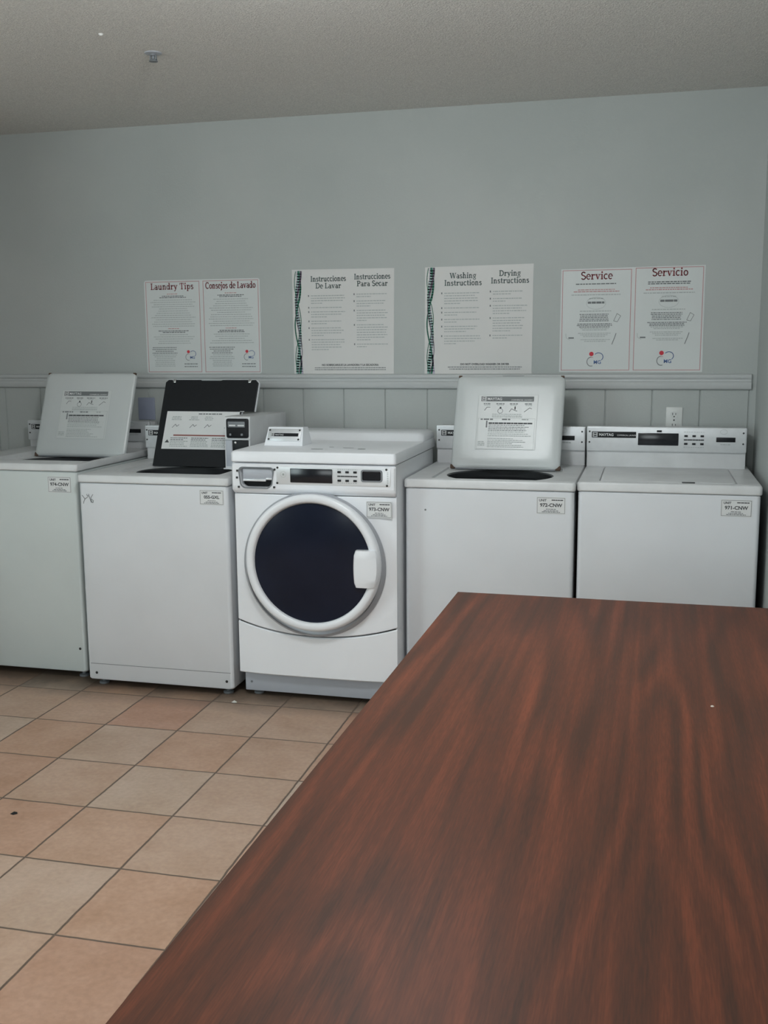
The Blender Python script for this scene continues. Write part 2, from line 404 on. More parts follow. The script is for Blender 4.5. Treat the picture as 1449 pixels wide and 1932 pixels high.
# chair rail: moulded profile swept along the back wall
mb = MB()
pr = [(0,1.257),(-.008,1.258),(-.016,1.263),(-.020,1.272),(-.020,1.284),(-.016,1.292),(-.010,1.296),(-.009,1.304),(-.014,1.308),(-.016,1.315),(-.014,1.323),(-.006,1.328),(0,1.329)]
mb.loft([[(XL, WY+a, z) for a, z in pr], [(XR-.022, WY+a, z) for a, z in pr]], 'trim', True, True)
struct(obj('trim_1', mb, angle=25))
mb = MB(); mb.box(XL, XR, WY-.012, WY, 0, .085, 'trim', .003); struct(obj('baseboard_back', mb))

# ------------------------------------------------------------------ ceiling fittings
t = thing('fire_sprinkler', (-1.779, 3.66, ZC), 'small metal fire sprinkler head hanging under the textured ceiling', 'sprinkler')
mb = MB(); mb.lathe_z(-1.779, 3.66, [(.032, ZC), (.030, ZC-.003), (.016, ZC-.005)], 'ltgrey'); obj('escutcheon', mb, t)
mb = MB(); mb.lathe_z(-1.779, 3.66, [(.011, ZC-.004), (.011, ZC-.010), (.006, ZC-.012), (.005, ZC-.022)], 'grey', 16)
for sx in (-1, 1): mb.box(-1.779+sx*.011-.002, -1.779+sx*.011+.002, 3.657, 3.663, ZC-.025, ZC-.008, 'grey')
mb.box(-1.792, -1.766, 3.657, 3.663, ZC-.027, ZC-.023, 'grey'); obj('frame_body', mb, t)
mb = MB(); mb.lathe_z(-1.779, 3.66, [(.004, ZC-.026), (.016, ZC-.028), (.016, ZC-.030)], 'grey', 20); obj('deflector', mb, t)
mb = MB(); mb.lathe_z(-1.843, 3.4, [(.009, ZC), (.008, ZC-.003), (.004, ZC-.006)], 'fix', 14)
tag(obj('white_plug', mb), 'tiny round white plug in the ceiling, nearer than the sprinkler head', 'plug')

# ------------------------------------------------------------------ wall plates
t = thing('wall_outlet', (.1075, WY, 1.12), 'white duplex power outlet on the wall above the rightmost washer', 'outlet')
mb = MB(); mb.box(.0725, .1435, WY-.006, WY, 1.068, 1.182, 'outlet', .003); obj('cover_plate', mb, t)
for zc in (1.149, 1.101):
    mb = MB(); mb.loft([vt(rrect(.092,.124,zc-.0145,zc+.0145,.011), WY-.0055), vt(rrect(.092,.124,zc-.0145,zc+.0145,.011), WY-.0085)], 'outlet', False, True)
    mb.rect(.1, .1025, zc-.002, zc+.008, WY-.0088, 'dark'); mb.rect(.1135, .116, zc-.001, zc+.007, WY-.0088, 'dark')
    mb.rect(.1055, .1105, zc-.011, zc-.006, WY-.0088, 'dark'); obj('receptacle', mb, t)
mb = MB(); mb.screw(.108, 1.125, WY-.006, .0035, 'screw'); obj('screw', mb, t)
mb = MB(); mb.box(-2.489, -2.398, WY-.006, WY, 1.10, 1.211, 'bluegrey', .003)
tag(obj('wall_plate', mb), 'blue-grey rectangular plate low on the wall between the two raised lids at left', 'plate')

# ------------------------------------------------------------------ posters
def poster_logo(t, cx, cz, s, y):
    mb = MB()
    mb.stroke([(cx+a*s, cz+b*s) for a, b in arc(-.45,-.28,.5,.55,95,290,14)], .085*s, y, 'greyline')
    mb.stroke([(cx+a*s, cz+b*s) for a, b in arc(.45,.3,.55,.5,140,-50,14)], .085*s, y, 'blue')
    mb.text('MG', cx+.32*s, cz-.55*s, y, .62*s, 'blue', bold=.012*s)
    mb.lathe_y(cx-.42*s, cz+.66*s, [(.27*s, y), (.25*s, y)], 'reddot', 20)
    mb.rect(cx-.62*s, cx-.2*s, cz+.2*s, cz+.27*s, y, 'pinkmid')
    obj('printed_logo', mb, t)
Y0 = WY-.0015
def sheet(name, x0, x1, z0, z1, label, mat, corners=None, cut=0.0):
    t = thing(name, ((x0+x1)/2, WY, z0), label, 'poster')
    mb = MB()
    c = corners or [(x0,z0),(x1,z0),(x1,z1),(x0,z1)]
    if cut: l = rrect(x0, x1, z0, z1, cut, 4)
    else: l = c
    mb.loft([vt(l, WY), vt(l, Y0)], mat, False, True); obj('paper', mb, t); return t
P1, P2 = Y0-.0006, Y0-.0010
# laundry tips / consejos de lavado
t = sheet('laundry_poster', -2.431, -1.825, 1.330, 1.783, 'bilingual poster headed Laundry Tips and Consejos de Lavado, leftmost on the wall', 'paper', cut=.012)
mb = MB()
for (a, b) in ((-2.423,-2.137),(-2.119,-1.833)):
    mb.frame(a, b, 1.337, 1.776, P1, .0028, 'redline')
obj('border_line', mb, t)
mb = MB(); serif(mb, 'Laundry Tips', -2.282, 1.738, P1, .0415, 'red', .98); obj('heading', mb, t); mb = MB(); serif(mb, 'Consejos de Lavado', -1.976, 1.738, P1, .0415, 'red', .78); obj('heading', mb, t)
for c in (-2.28, -1.976):
    mb = MB()
    greek(mb, c-.03, c+.03, 1.716, .004, P1, 'pinkmid', 'C')
    for z in (1.706, 1.699): greek(mb, c-.06, c+.06, z, .004, P1, 'inkmid', 'C', rnd.uniform(.8,1.2))
    z = 1.687
    while z > 1.56:
        greek(mb, c-.12, c+.12, z, .0034, P1, 'inkpale', 'C', rnd.uniform(.6,1.0)); z -= .0105
    greek(mb, c-.03, c+.03, 1.549, .004, P1, 'pinkmid', 'C')
    for z in (1.538, 1.531): greek(mb, c-.07, c+.07, z, .004, P1, 'inkmid', 'C', rnd.uniform(.8,1.2))
    z = 1.52
    while z > 1.47: greek(mb, c-.12, c+.12, z, .0034, P1, 'inkpale', 'C', rnd.uniform(.55,1.0)); z -= .0105
    z = 1.457
    while z > 1.36: greek(mb, c-.12, c+.015, z, .0034, P1, 'inkmid' if z > 1.43 else 'inkpale', 'C', rnd.uniform(.65,1.0)); z -= .009
    for z in (1.377, 1.364): greek(mb, c+.05, c+.12, z, .004, P1, 'inkmid', 'C')
    obj('body_text', mb, t)
poster_logo(t, -2.195, 1.418, .028, P1); poster_logo(t, -1.888, 1.418, .028, P1)
# instruction posters
def ribbons(t, x, z0, z1):
    mb = MB(); n = 40; Hh = z1-z0
    def curve(f, w0, mat, y):
        pts = [(x+f(i/n), z1-Hh*i/n) for i in range(n+1)]
        for i in range(n):
            w = w0(i/n) if callable(w0) else w0
            mb.stroke(pts[i:i+2], w, y, mat)
    curve(lambda s: .027+.008*math.sin(s*9.2+2.0), .015, 'teal', P1)
    curve(lambda s: .027+.014*math.sin(s*8.4+.3)-.004*s, lambda s: .0095 if s < .3 or s > .82 else .006, 'green', P2)
    curve(lambda s: .026-.015*math.sin(s*8.6+.55), .0032, 'green', P2-.0003)
    curve(lambda s: .031+.015*math.cos(s*8.2)-.002, lambda s: .0085 if s < .25 else .003, 'purple', P2-.0006)
    curve(lambda s: .024+.020*s*s, lambda s: .007 if s > .8 else .0022, 'lilac', P2)
    obj('ribbon_graphic', mb, t)
def instr(name, x0, x1, z0, z1, label, h1, h2, foot, ns, corners):
    t = sheet(name, x0, x1, z0, z1, label, 'paper2', corners)
    ribbons(t, x0+.001, z0+.004, z1-.008)
    mb = MB(); W = x1-x0
    for (c, hh, dz) in ((x0+W*.36, h1, 0), (x0+W*.79, h2, .006)):
        mb = MB()
        serif(mb, hh[0], c, z1-.056+dz, P1, .034, 'green_ink', 1.0 if len(hh[0]) < 12 else .92)
        serif(mb, hh[1], c, z1-.088+dz, P1, .034, 'green_ink')
        obj('heading', mb, t)
    mb = MB()
    mb.text(foot, x0+W*.565, z0+.042, P1, .0125, 'ink', bold=.0004, sx=.95)
    for z in (z0+.033, z0+.024): greek(mb, x0+W*.2, x0+W*.93, z, .0035, P1, 'inkmid', 'C', rnd.uniform(.8,.98))
    obj('footer_text', mb, t)
    for ci, (a, b) in enumerate(((x0+W*.17, x0+W*.53), (x0+W*.62, x0+W*.95))):
        z = z1-.122+.004*ci; mb = MB()
        for k, nl in enumerate(ns[ci]):
            mb.rect(a-.006, a-.001, z-.004, z+.004, P1, 'inkmid')
            for l in range(nl):
                greek(mb, a+.008, b, z, .004, P1, 'inkpale', 'L', rnd.uniform(.82, 1) if l < nl-1 or nl == 1 else rnd.uniform(.3, .6)); z -= .0116
            z -= .0085
        obj('body_text', mb, t)
instr('instruction_poster', -1.662, -1.164, 1.324, 1.816, 'Spanish poster headed Instrucciones De Lavar with green ribbon edge', ('Instrucciones','De Lavar'), ('Instrucciones','Para Secar'), 'NO SOBRECARGUE LA LAVADORA Y LA SECADORA', ((4,1,3,2,4,5),(2,3,5,7,2)),
      [(-1.659,1.326),(-1.167,1.324),(-1.163,1.813),(-1.662,1.817)])
instr('instruction_poster', -1.020, -.522, 1.326, 1.816, 'English poster headed Washing Instructions and Drying Instructions, green ribbon edge', ('Washing','Instructions'), ('Drying','Instructions'), 'DO NOT OVERLOAD WASHER OR DRYER', ((5,1,2,2,3,4),(2,2,4,6,2)),
      [(-1.020,1.326),(-.523,1.329),(-.521,1.817),(-1.017,1.812)])
# service / servicio
t = sheet('service_poster', -.400, .218, 1.335, 1.792, 'bilingual poster headed Service and Servicio, rightmost on the wall', 'paper', corners=[(-.400,1.336),(.219,1.335),(.217,1.793),(-.398,1.788)])
mb = MB()
for (a, b, dz) in ((-.392,-.092,-.004),(-.076,.210,0)): mb.frame(a, b, 1.343, 1.787+dz, P1, .0028, 'redline')
obj('border_line', mb, t)
mb = MB(); serif(mb, 'Service', -.243, 1.742, P1, .046, 'red'); obj('heading', mb, t); mb = MB(); serif(mb, 'Servicio', .070, 1.750, P1, .046, 'red'); obj('heading', mb, t)
for c, dz in ((-.243, 0), (.068, .003)):
    mb = MB()
    greek(mb, c-.09, c+.09, 1.722+dz, .0045, P1, 'inkmid', 'C')
    if dz: greek(mb, c-.09, c+.09, 1.714+dz, .0045, P1, 'inkmid', 'C')
    for z, m_, f in ((1.697,'pinkmid',.9),(1.689,'redline',1.1),(1.675,'inkpale',1.2)): greek(mb, c-.09, c+.09, z+dz, .004, P1, m_, 'C', f)
    ap = 1.650+dz
    mb.stroke([(c+a, ap+b-.012) for a, b in arc(0,0,.042,.026,0,360,24)], .0014, P1, 'inkpale')
    greek(mb, c-.036, c+.036, 1.641+dz, .009, P1, 'inkmid', 'C', 1, .12)
    greek(mb, c-.03, c+.03, 1.659+dz, .004, P1, 'inkpale', 'C'); greek(mb, c-.07, c+.07, 1.604+dz, .004, P1, 'inkpale', 'C')
    for k in range(5): greek(mb, c-.075, c+.06, 1.590-k*.0072+dz, .0035, P1, 'inkmid', 'C', rnd.uniform(.88,1))
    for k in range(5): greek(mb, c-.09, c+.08, 1.548-k*.0066+dz, .0035, P1, 'inkpale' if k > 2 else 'inkmid', 'C', rnd.uniform(.8,1)-k*.06)
    for k in range(3): greek(mb, c-.08, c+.07, 1.507-k*.007+dz, .0035, P1, 'inkpale', 'C', .95-k*.15)
    for k in range(2): greek(mb, c-.08, c+.08, 1.479-k*.007+dz, .0035, P1, 'inkpale', 'C', .8-k*.2)
    # small drawings: telephone receiver, service van, wrench
    mb.stroke([(c+.092, 1.592), (c+.108, 1.582), (c+.094, 1.556), (c+.078, 1.560), (c+.092, 1.592)], .002, P1, 'inkmid')
    mb.stroke([(c-.13, 1.506), (c-.128, 1.488), (c-.112, 1.478)], .002, P1, 'inkpale'); mb.rect(c-.118, c-.094, 1.484, 1.490, P1, 'inkmid')
    mb.stroke([(c+.09, 1.506), (c+.085, 1.49), (c+.073, 1.458)], .0032, P1, 'inkmid')
    obj('body_text', mb, t)
poster_logo(t, -.243, 1.392, .036, P1); poster_logo(t, .060, 1.395, .036, P1)

# ------------------------------------------------------------------ washers
def unit_sticker(t, x0, z0, x1, z1, y, code):
    mb = MB(); y1 = y-.0006
    l = rrect(x0-.002, x1+.002, z0-.003, z1+.003, .003, 3); mb.loft([vt(l, y), vt(l, y1)], 'sticker', False, True)
    y2 = y1-.0004; w = x1-x0; h = z1-z0
    mb.frame(x0, x1, z0, z1, y2, .0016, 'greyline')
    mb.text('UNIT', x0+.07*w, z1-.24*h, y2, .2*h, 'ink', 'LEFT', .0004)
    greek(mb, x0+.52*w, x0+.93*w, z1-.15*h, .065*h, y2, 'ink', 'L', 1, .12)
    mb.text(code, x0+w/2, z0+.42*h, y2, .31*h, 'ink', bold=.0006, sx=1.02)
    for k in (.27, .17, .09): greek(mb, x0+.15*w, x0+.85*w, z0+k*h, .05*h, y2, 'greyline', 'C', .5+(.27-k)*2.4)
    obj('unit_sticker', mb, t)
def emblem(mb, x, z, s, y, ma, mb2):
    mb.frame(x, x+s, z, z+s, y, s*.12, ma)
    mb.stroke([(x+s*.25,z+s*.25),(x+s*.25,z+s*.72),(x+s*.5,z+s*.4),(x+s*.75,z+s*.72),(x+s*.75,z+s*.25)], s*.1, y, mb2)
def console(t, x0, x1, yb, zdeck, top, fr, dep=.13):
    """control console: riser box, sloped silver face, controls"""
    yf = yb; back = yb+dep
    mb = MB(); mb.box(x0, x1, yf+.012, back, zdeck-.002, top-.004, 'enamel_deck', .004)
    c = obj('console', mb, t)
    w = x1-x0
    zf0 = fr; h = top-zf0
    mb = MB(); mb.loft([vt(rrect(x0, x1, zf0, top, .004, 3), yf+.014), vt(rrect(x0, x1, zf0, top, .004, 3), yf), vt(rrect(x0+.004, x1-.004, zf0+.004, top-.004, .002, 3), yf-.001)], 'silver', False, True)
    obj('face_plate', mb, c)
    y = yf-.0015
    def X(f): return x0+w*f
    def Z(f): return zf0+h*f
    # logo plate
    mb = MB(); a, b, za, zb = X(.032), X(.315), Z(.55), Z(.80)
    mb.box(a, b, y-.002, y, za, zb, 'black', .001); s = (zb-za)
    emblem(mb, a+s*.16, za+s*.12, s*.76, y-.0026, 'sticker', 'sticker')
    mb.text('MAYTAG', a+s*1.15, za+s*.28, y-.0026, s*.62, 'sticker', 'LEFT', .0003, .95)
    mb.text('COMMERCIAL LAUNDRY', a+s*4.1, za+s*.3, y-.0026, s*.36, 'sticker', 'LEFT', 0, .8)
    obj('logo_plate', mb, c)
    mb = MB(); mb.box(X(.328), X(.582), y-.003, y, Z(.26), Z(.76), 'blackgloss', .002); obj('display_window', mb, c)
    mb = MB(); mb.box(X(.445), X(.476), y-.003, y, Z(.80), Z(.88), 'black', .001); obj('indicator_window', mb, c)
    for i in range(3):
        for zz in (.66, .34):
            cx = X(.628+.05*i)
            mb = MB(); mb.box(cx-.007, cx+.007, y-.004, y, Z(zz)-.004, Z(zz)+.004, 'black', .001); obj('button', mb, c)
    mb = MB(); greek(mb, X(.615), X(.74), Z(.5), .0055, y-.0003, 'ink', 'L', 1, .06)
    for zz in (.82, .2): greek(mb, X(.615), X(.74), Z(zz), .002, y-.0003, 'inkpale', 'L', 1, .9)
    mb.stroke([(X(.86)+a*.014, Z(.84)+b*.010) for a, b in arc(0,0,1,1,0,360,14)], .001, y-.0003, 'inkpale')
    greek(mb, X(.82), X(.93), Z(.33), .003, y-.0003, 'inkpale', 'C', .6)
    obj('printed_legend', mb, c)
    mb = MB(); mb.box(X(.815), X(.932), y-.003, y, Z(.43), Z(.62), 'black', .0015); obj('coin_slot', mb, c)
    for xx in (.017, .98):
        for zz in (.80, .36):
            mb = MB(); mb.screw(X(xx), Z(zz), y, .0038, 'screw'); obj('screw', mb, c)
    return c
def feet(t, x0, x1, y0, y1):
    for x in (x0, x1):
        for y in (y0, y1):
            mb = MB(); mb.lathe_z(x, y, [(.022, 0), (.022, .008), (.009, .011), (.009, .05)], 'grey', 16); obj('leveling_foot', mb, t)
def cabinet(t, x0, x1, y0, y1, z0, z1, kick=None, mat='enamel'):
    i = .005
    mb = MB()
    loops = [hz(rrect(x0+i+.01, x1-i-.01, y0+i+.01, y1-.01, .012), z0+.006), hz(rrect(x0+i+.004, x1-i-.004, y0+i+.004, y1, .014), z0), hz(rrect(x0+i, x1-i, y0+i, y1, .016), z0+.006),
             hz(rrect(x0+i, x1-i, y0+i, y1, .016), z1-.003), hz(rrect(x0+i+.004, x1-i-.004, y0+i+.004, y1, .014), z1+.002)]
    mb.loft(loops, mat, True, False)
    return obj('cabinet', mb, t)
def deck_open(t, x0, x1, y0, y1, z0, z1, rx0, rx1, ry0, ry1, rd=.01):
    """top panel with a sunken lid seat and a round tub opening"""
    mb = MB(); cx, cy = (rx0+rx1)/2, (ry0+ry1)/2+.020
    R = min((rx1-rx0)/2-.03, (ry1-ry0)/2-.0)
    rx = (rx1-rx0)/2-.03; ry = (ry1-ry0)/2-.009
    loops = [hz(rrect(x0+.003,x1-.003,y0+.003,y1-.001,.010), z0), hz(rrect(x0,x1,y0,y1,.014), z0+.004), hz(rrect(x0,x1,y0,y1,.014), z1-.009),
             hz(rrect(x0+.003,x1-.003,y0+.003,y1-.003,.014), z1-.003), hz(rrect(x0+.010,x1-.010,y0+.010,y1-.01,.014), z1),
             hz(rrect(rx0,rx1,ry0,ry1,.02), z1), hz(rrect(rx0+.002,rx1-.002,ry0+.004,ry1-.004,.018), z1-rd),
             hz(circ(cx,cy-.02,rx,ry), z1-rd-.001), hz(circ(cx,cy-.02,rx-.006,ry-.006), z1-rd-.006), hz(circ(cx,cy-.02,rx-.006,ry-.006), z1-rd-.03)]
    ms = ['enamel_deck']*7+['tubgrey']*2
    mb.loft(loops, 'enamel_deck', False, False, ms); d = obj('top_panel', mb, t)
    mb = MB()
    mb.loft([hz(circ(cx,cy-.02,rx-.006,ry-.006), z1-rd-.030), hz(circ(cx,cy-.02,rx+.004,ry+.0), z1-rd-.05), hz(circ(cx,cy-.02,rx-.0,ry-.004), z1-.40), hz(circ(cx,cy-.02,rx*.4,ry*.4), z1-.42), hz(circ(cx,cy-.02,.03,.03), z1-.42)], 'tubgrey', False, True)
    obj('wash_tub', mb, t)
    mb = MB(); mb.lathe_z(cx, cy-.02, [(.07,z1-.42),(.055,z1-.36),(.035,z1-.2),(.03,z1-.09),(.018,z1-.08)], 'grey', 24); obj('agitator', mb, t)
    return d
def lid_T(x, y, z, dx, lean):   # local frame: x across, y away from the room, z up the lid
    m = Matrix.Translation((x, y, z)) @ Matrix.Rotation(-lean, 4, 'X')
    sh = Matrix.Identity(4); sh[0][2] = dx
    return m @ sh
def lid_sticker(lid, T, w, h):
    mb = MB(); mb.T = T
    x0, x1, z0, z1 = w*.215, w*.765, h*.20, h*.79; W = x1-x0; Hh = z1-z0
    y = -.0168
    mb.rect(x0, x1, z0, z1, y, 'sticker_lid'); y -= .0004; mb.frame(x0, x1, z0, z1, y, .0012, 'inkpale2')
    bx0, bx1, bz0, bz1 = x0+.05*W, x0+.93*W, z1-.12*Hh, z1-.03*Hh
    mb.rect(bx0, bx1, bz0, bz1, y, 'inkmid'); y2 = y-.0004; s = (bz1-bz0)
    mb.rect(bx0, bx0+.012, bz0, bz1, y2, 'ink')
    emblem(mb, bx0+s*.15, bz0+s*.08, s*.84, y2-.0002, 'sticker', 'sticker')
    mb.text('MAYTAG', bx0+s*1.2, bz0+s*.25, y2, s*.72, 'sticker', 'LEFT', .0002)
    mb.text('COMMERCIAL LAUNDRY', bx1-s*.2, bz0+s*.15, y2, s*.42, 'sticker', 'RIGHT', 0, .9)
    for i, u in enumerate((.16, .38, .6, .85)):
        c = x0+u*W
        greek(mb, c-.022, c+.022, z1-.165*Hh, .004, y, 'inkmid', 'C', rnd.uniform(.7,1))
        greek(mb, c-.018, c+.018, z1-.19*Hh, .003, y, 'inkpale', 'C', .8)
        zc = z1-.27*Hh
        if i == 0: mb.stroke([(c-.012,zc-.004),(c-.002,zc+.010),(c+.012,zc+.010)], .0028, y, 'greyline')
        elif i == 1: mb.stroke([(c+a*.011,zc-.006+b*.011) for a,b in arc(0,0,1,1,0,360,10)], .0022, y, 'greyline'); mb.rect(c-.003,c+.004,zc+.003,zc+.012,y2,'ink')
        elif i == 2: mb.stroke([(c-.018,zc-.010),(c-.008,zc+.004),(c+.006,zc-.004),(c+.016,zc-.006)], .0028, y, 'greyline'); mb.rect(c+.004,c+.009,zc,zc+.014,y2,'ink')
        else: mb.stroke([(c-.018,zc-.010),(c-.008,zc-.002),(c+.004,zc+.008),(c+.014,zc+.004)], .0028, y, 'greyline')
    for k in (.355, .385, .405): greek(mb, x0+.22*W, x0+.78*W, z1-k*Hh, .003, y, 'inkpale', 'C', .9)
    zz = z1-.45*Hh
    greek(mb, x0+.06*W, x0+.28*W, zz, .006, y, 'greyline'); greek(mb, x0+.42*W, x0+.58*W, zz, .006, y, 'greyline'); greek(mb, x0+.75*W, x0+.86*W, zz, .005, y, 'inkpale')
    mb.rect(x0+.155*W, x0+.18*W, z1-.60*Hh, z1-.475*Hh, y, 'greyline')
    greek(mb, x0+.2*W, x0+.93*W, z1-.52*Hh, .0065, y, 'ink', 'L', 1, .1)
    for k in (.555,.59,.62,.65,.68,.715,.75): greek(mb, x0+.2*W, x0+.93*W, z1-k*Hh, .0032, y, 'greyline' if k < .66 else 'inkpale', 'L', rnd.uniform(.8,1))
    for k in (.80,.83,.86,.89,.92,.95): greek(mb, x0+.2*W, x0+.85*W, z1-k*Hh, .0032, y, 'inkpale', 'L', rnd.uniform(.6,1))
    mb.frame(x0+.02*W, x0+.97*W, z0+.01*Hh, z1-.43*Hh, y, .001, 'inkpale')
    for k in (.86,.89,.92): greek(mb, x0+.04*W, x0+.16*W, z1-k*Hh, .004, y, 'inkpale')
    obj('instruction_sticker', mb, lid)
def steel_lid(t, x, y, z, w, h, lean, dx=0.0):
    T = lid_T(x, y, z, dx, lean)
    mb = MB(); mb.T = T
    o = lambda i, r: rrect(i, w-i, i, h-i, r)
    V = lambda l, yy: [(p[0], yy, p[1]) for p in l]
    mb.loft([V(o(.004,.022),.004), V(o(0,.026),.001), V(o(0,.026),-.006), V(o(.004,.024),-.012), V(o(.014,.030),-.0155), V(o(.05,.05),-.0162)], 'lid_inner', True, True)
    lid = obj('lid', mb, t, 50)
    mb = MB(); mb.T = T
    for (a, b) in ((-.003,-.002), (w-.021,-.002)):
        m2 = MB(); m2.T = T; m2.box(a, a+.024, -.010, .006, b, b+.020, 'rust', .005); obj('corner_bumper', m2, lid)
    for a in (.004, w-.022):
        m2 = MB(); m2.T = T; m2.box(a, a+.016, -.008, .005, h-.008, h+.003, 'rust', .003); obj('corner_bumper', m2, lid)
    mb.box(.02, w-.02, -.010, .004, -.003, .004, 'grey')
    obj('hinge_strip', mb, lid)
    mb = MB(); mb.T = T; mb.box(w*.42, w*.62, -.006, .003, h-.002, h+.0025, 'greyline', .001); obj('finger_grip', mb, lid)
    lid_sticker(lid, T, w, h)
    return lid

gw = 'white top-load washing machines along the wall'
# --- unit A (far left, raised steel lid)
x0, x1, y0 = -3.075, -2.381, 4.0
t = thing('washing_machine', ((x0+x1)/2, y0+.35, 0), 'white top-load washer with raised steel lid, leftmost machine in the row', 'washing machine', gw)
cabinet(t, x0, x1, y0, 4.78, .035, .928, None, 'enamel_tinted'); feet(t, x0+.05, x1-.05, y0+.06, 4.68)
deck_open(t, x0, x1, y0, 4.785, .932, .965, -2.90, -2.389, 4.12, 4.50, .025)
console(t, -3.060, -2.384, 4.70, .965, 1.098, 1.0, .09)
steel_lid(t, -2.874, 4.465, .944, .479, .412, math.radians(18.5), .035)
unit_sticker(t, -2.524, .841, -2.416, .906, y0+.0045, '974-CNW')
for a, b in ((-2.413,.141),):
    mb = MB(); mb.screw(a, b, y0+.005, .006, 'screw'); obj('screw', mb, t)
# --- unit B (black raised lid, coin box)
x0, x1, y0 = -2.342, -1.655, 3.93
t = thing('washing_machine', ((x0+x1)/2, y0+.35, 0), 'white top-load washer with raised black lid and coin box on top', 'washing machine', gw)
cabinet(t, x0, x1, y0, 4.74, .032, .893); feet(t, x0+.05, x1-.05, y0+.06, 4.6)
deck_open(t, x0, x1, y0, 4.745, .897, .931, -2.225, -1.735, 4.03, 4.41, .014)
mb = MB(); mb.rect(x0+.02, x1-.016, .102, .1045, y0+.0045, 'greyline'); obj('kick_panel_seam', mb, t)
for a, b in ((-2.296,.062),(-1.689,.066)):
    mb = MB(); mb.screw(a, b, y0+.005, .006, 'screw'); obj('screw', mb, t)
console(t, -2.336, -1.80, 4.56, .931, 1.090, .986)
unit_sticker(t, -1.781, .820, -1.679, .877, y0+.0045, '055-GXL')
mb = MB(); yy = y0+.0040   # pen scribble
for pts in ([(-2.322,.842),(-2.309,.826),(-2.296,.834)], [(-2.309,.826),(-2.316,.812),(-2.317,.806)], [(-2.300,.846),(-2.297,.838),(-2.291,.840),(-2.290,.847)],
            [(-2.290,.840),(-2.284,.824),(-2.280,.812)], [(-2.271,.846),(-2.281,.832),(-2.280,.815),(-2.272,.811),(-2.270,.820),(-2.278,.825)]):
    mb.stroke(pts, .0028, yy, 'greyline')
obj('handwriting', mb, t)
LB = math.radians(20); T = lid_T(-2.206, 4.365, .920, .055, LB); w, h = .455, .410
mb = MB(); mb.T = T
hn = .262   # lower right corner cut away for the coin box
out = [(.004,0),(w-.062,0),(w-.062,hn),(w,hn),(w,h-.012),(w-.012,h),(w-.03,h),(w-.034,h-.012),(w-.046,h-.012),(w-.05,h),(w*.62,h),(w*.6,h-.003),(w*.4,h-.003),(w*.38,h),(.05,h),(.046,h-.012),(.034,h-.012),(.03,h),(.012,h),(0,h-.012)]
mb.loft([[(a, .002, b) for a, b in out], [(a, -.010, b) for a, b in out]], 'black', True, True)
lid = obj('lid', mb, t)
mb = MB(); mb.T = T; mb.loft([[(a+(.005 if a > w/2 else 0), .0025, b+.003) for a, b in out], [(a+(.005 if a > w/2 else 0), .010, b+.003) for a, b in out]], 'enamel', True, True); obj('outer_skin', mb, lid)
mb = MB(); mb.T = T
for a in (.036, w-.048): mb.box(a, a+.014, -.012, .004, h-.014, h+.004, 'chrome', .003)
obj('latch_clip', mb, lid)
mb = MB(); mb.T = T; sx0, sx1, sz0, sz1 = .033, .412, .080, .259; W = sx1-sx0; Hh = sz1-sz0; yy = -.0108
mb.poly([(sx0,sz0),(w-.064,sz0),(w-.064,sz1),(sx0,sz1)], yy, 'sticker'); mb.rect(w-.064, sx1, hn-.0, sz1+.0005, yy, 'sticker'); yy -= .0005
greek(mb, sx0+.4*W, sx0+.75*W, sz1-.012, .005, yy, 'inkmid', 'C', .9)
for i, u in enumerate((.14,.37,.56,.82)):
    c = sx0+u*W
    for k in range(3): greek(mb, c-.026, c+.026, sz1-.026-k*.007, .0035, yy, 'inkpale', 'C', rnd.uniform(.6,1))
    zc = sz1-.066
    mb.stroke([(c-.016,zc-.012),(c-.002,zc+.004),(c+.006,zc-.006),(c+.016,zc+.002)], .003, yy, 'greyline')
mb.rect(sx0+.13*W, sx0+.93*W, sz0+.062, sz0+.068, yy, 'redbar')
for cc in (.1,.37,.64):
    for k in range(6): greek(mb, sx0+cc*W, sx0+(cc+.24)*W, sz0+.052-k*.0078, .0036, yy, 'inkpale' if k > 1 else 'inkmid', 'L', rnd.uniform(.7,1))
mb.poly([(sx0+.03*W,sz0+.030),(sx0+.09*W,sz0+.030),(sx0+.06*W,sz0+.045)], yy, 'ink')
obj('instruction_sticker', mb, lid)
# coin box
cb0, cb1, cy = -1.797, -1.680, 4.25
mb = MB()
prf = [(cy,.929),(cy-.0,1.0),(cy+.006,1.155),(cy+.012,1.159),(4.715,1.150),(4.72,1.146),(4.72,.929)]
mb.loft([[(cb0,a,b) for a,b in prf],[(cb1,a,b) for a,b in prf]], 'enamel_deck', True, True)
c = obj('coin_box', mb, t, 20)
mb = MB(); mb.loft([vt(rrect(cb0+.010, cb1-.006, 1.066, 1.150, .008), cy+.008), vt(rrect(cb0+.010, cb1-.006, 1.066, 1.150, .008), cy-.004), vt(rrect(cb0+.016, cb1-.012, 1.072, 1.144, .006), cy-.007)], 'black', False, True); cp = obj('coin_slide', mb, c)
mb = MB(); mb.box(cb0+.019, cb1-.018, cy-.012, cy-.006, 1.112, 1.138, 'grey', .003)
for k in range(2): mb.rect(cb0+.026+k*.04, cb0+.056+k*.04, 1.118, 1.124, cy-.0125, 'sticker')
obj('instruction_plate', mb, cp)
for xx in (cb0+.030, cb1-.034):
    mb = MB(); mb.box(xx-.004, xx+.006, cy-.014, cy-.006, 1.076, 1.086, 'grey', .002); obj('coin_button', mb, cp)
mb = MB(); mb.box(cb0+.036, cb1-.007, cy-.005, cy+.004, 1.000, 1.056, 'black', .003); mb.lathe_y(cb0+.052, 1.046, [(.0055, cy-.004),(.0055,cy-.009),(.003,cy-.010)], 'chrome', 14); obj('cash_drawer', mb, c)
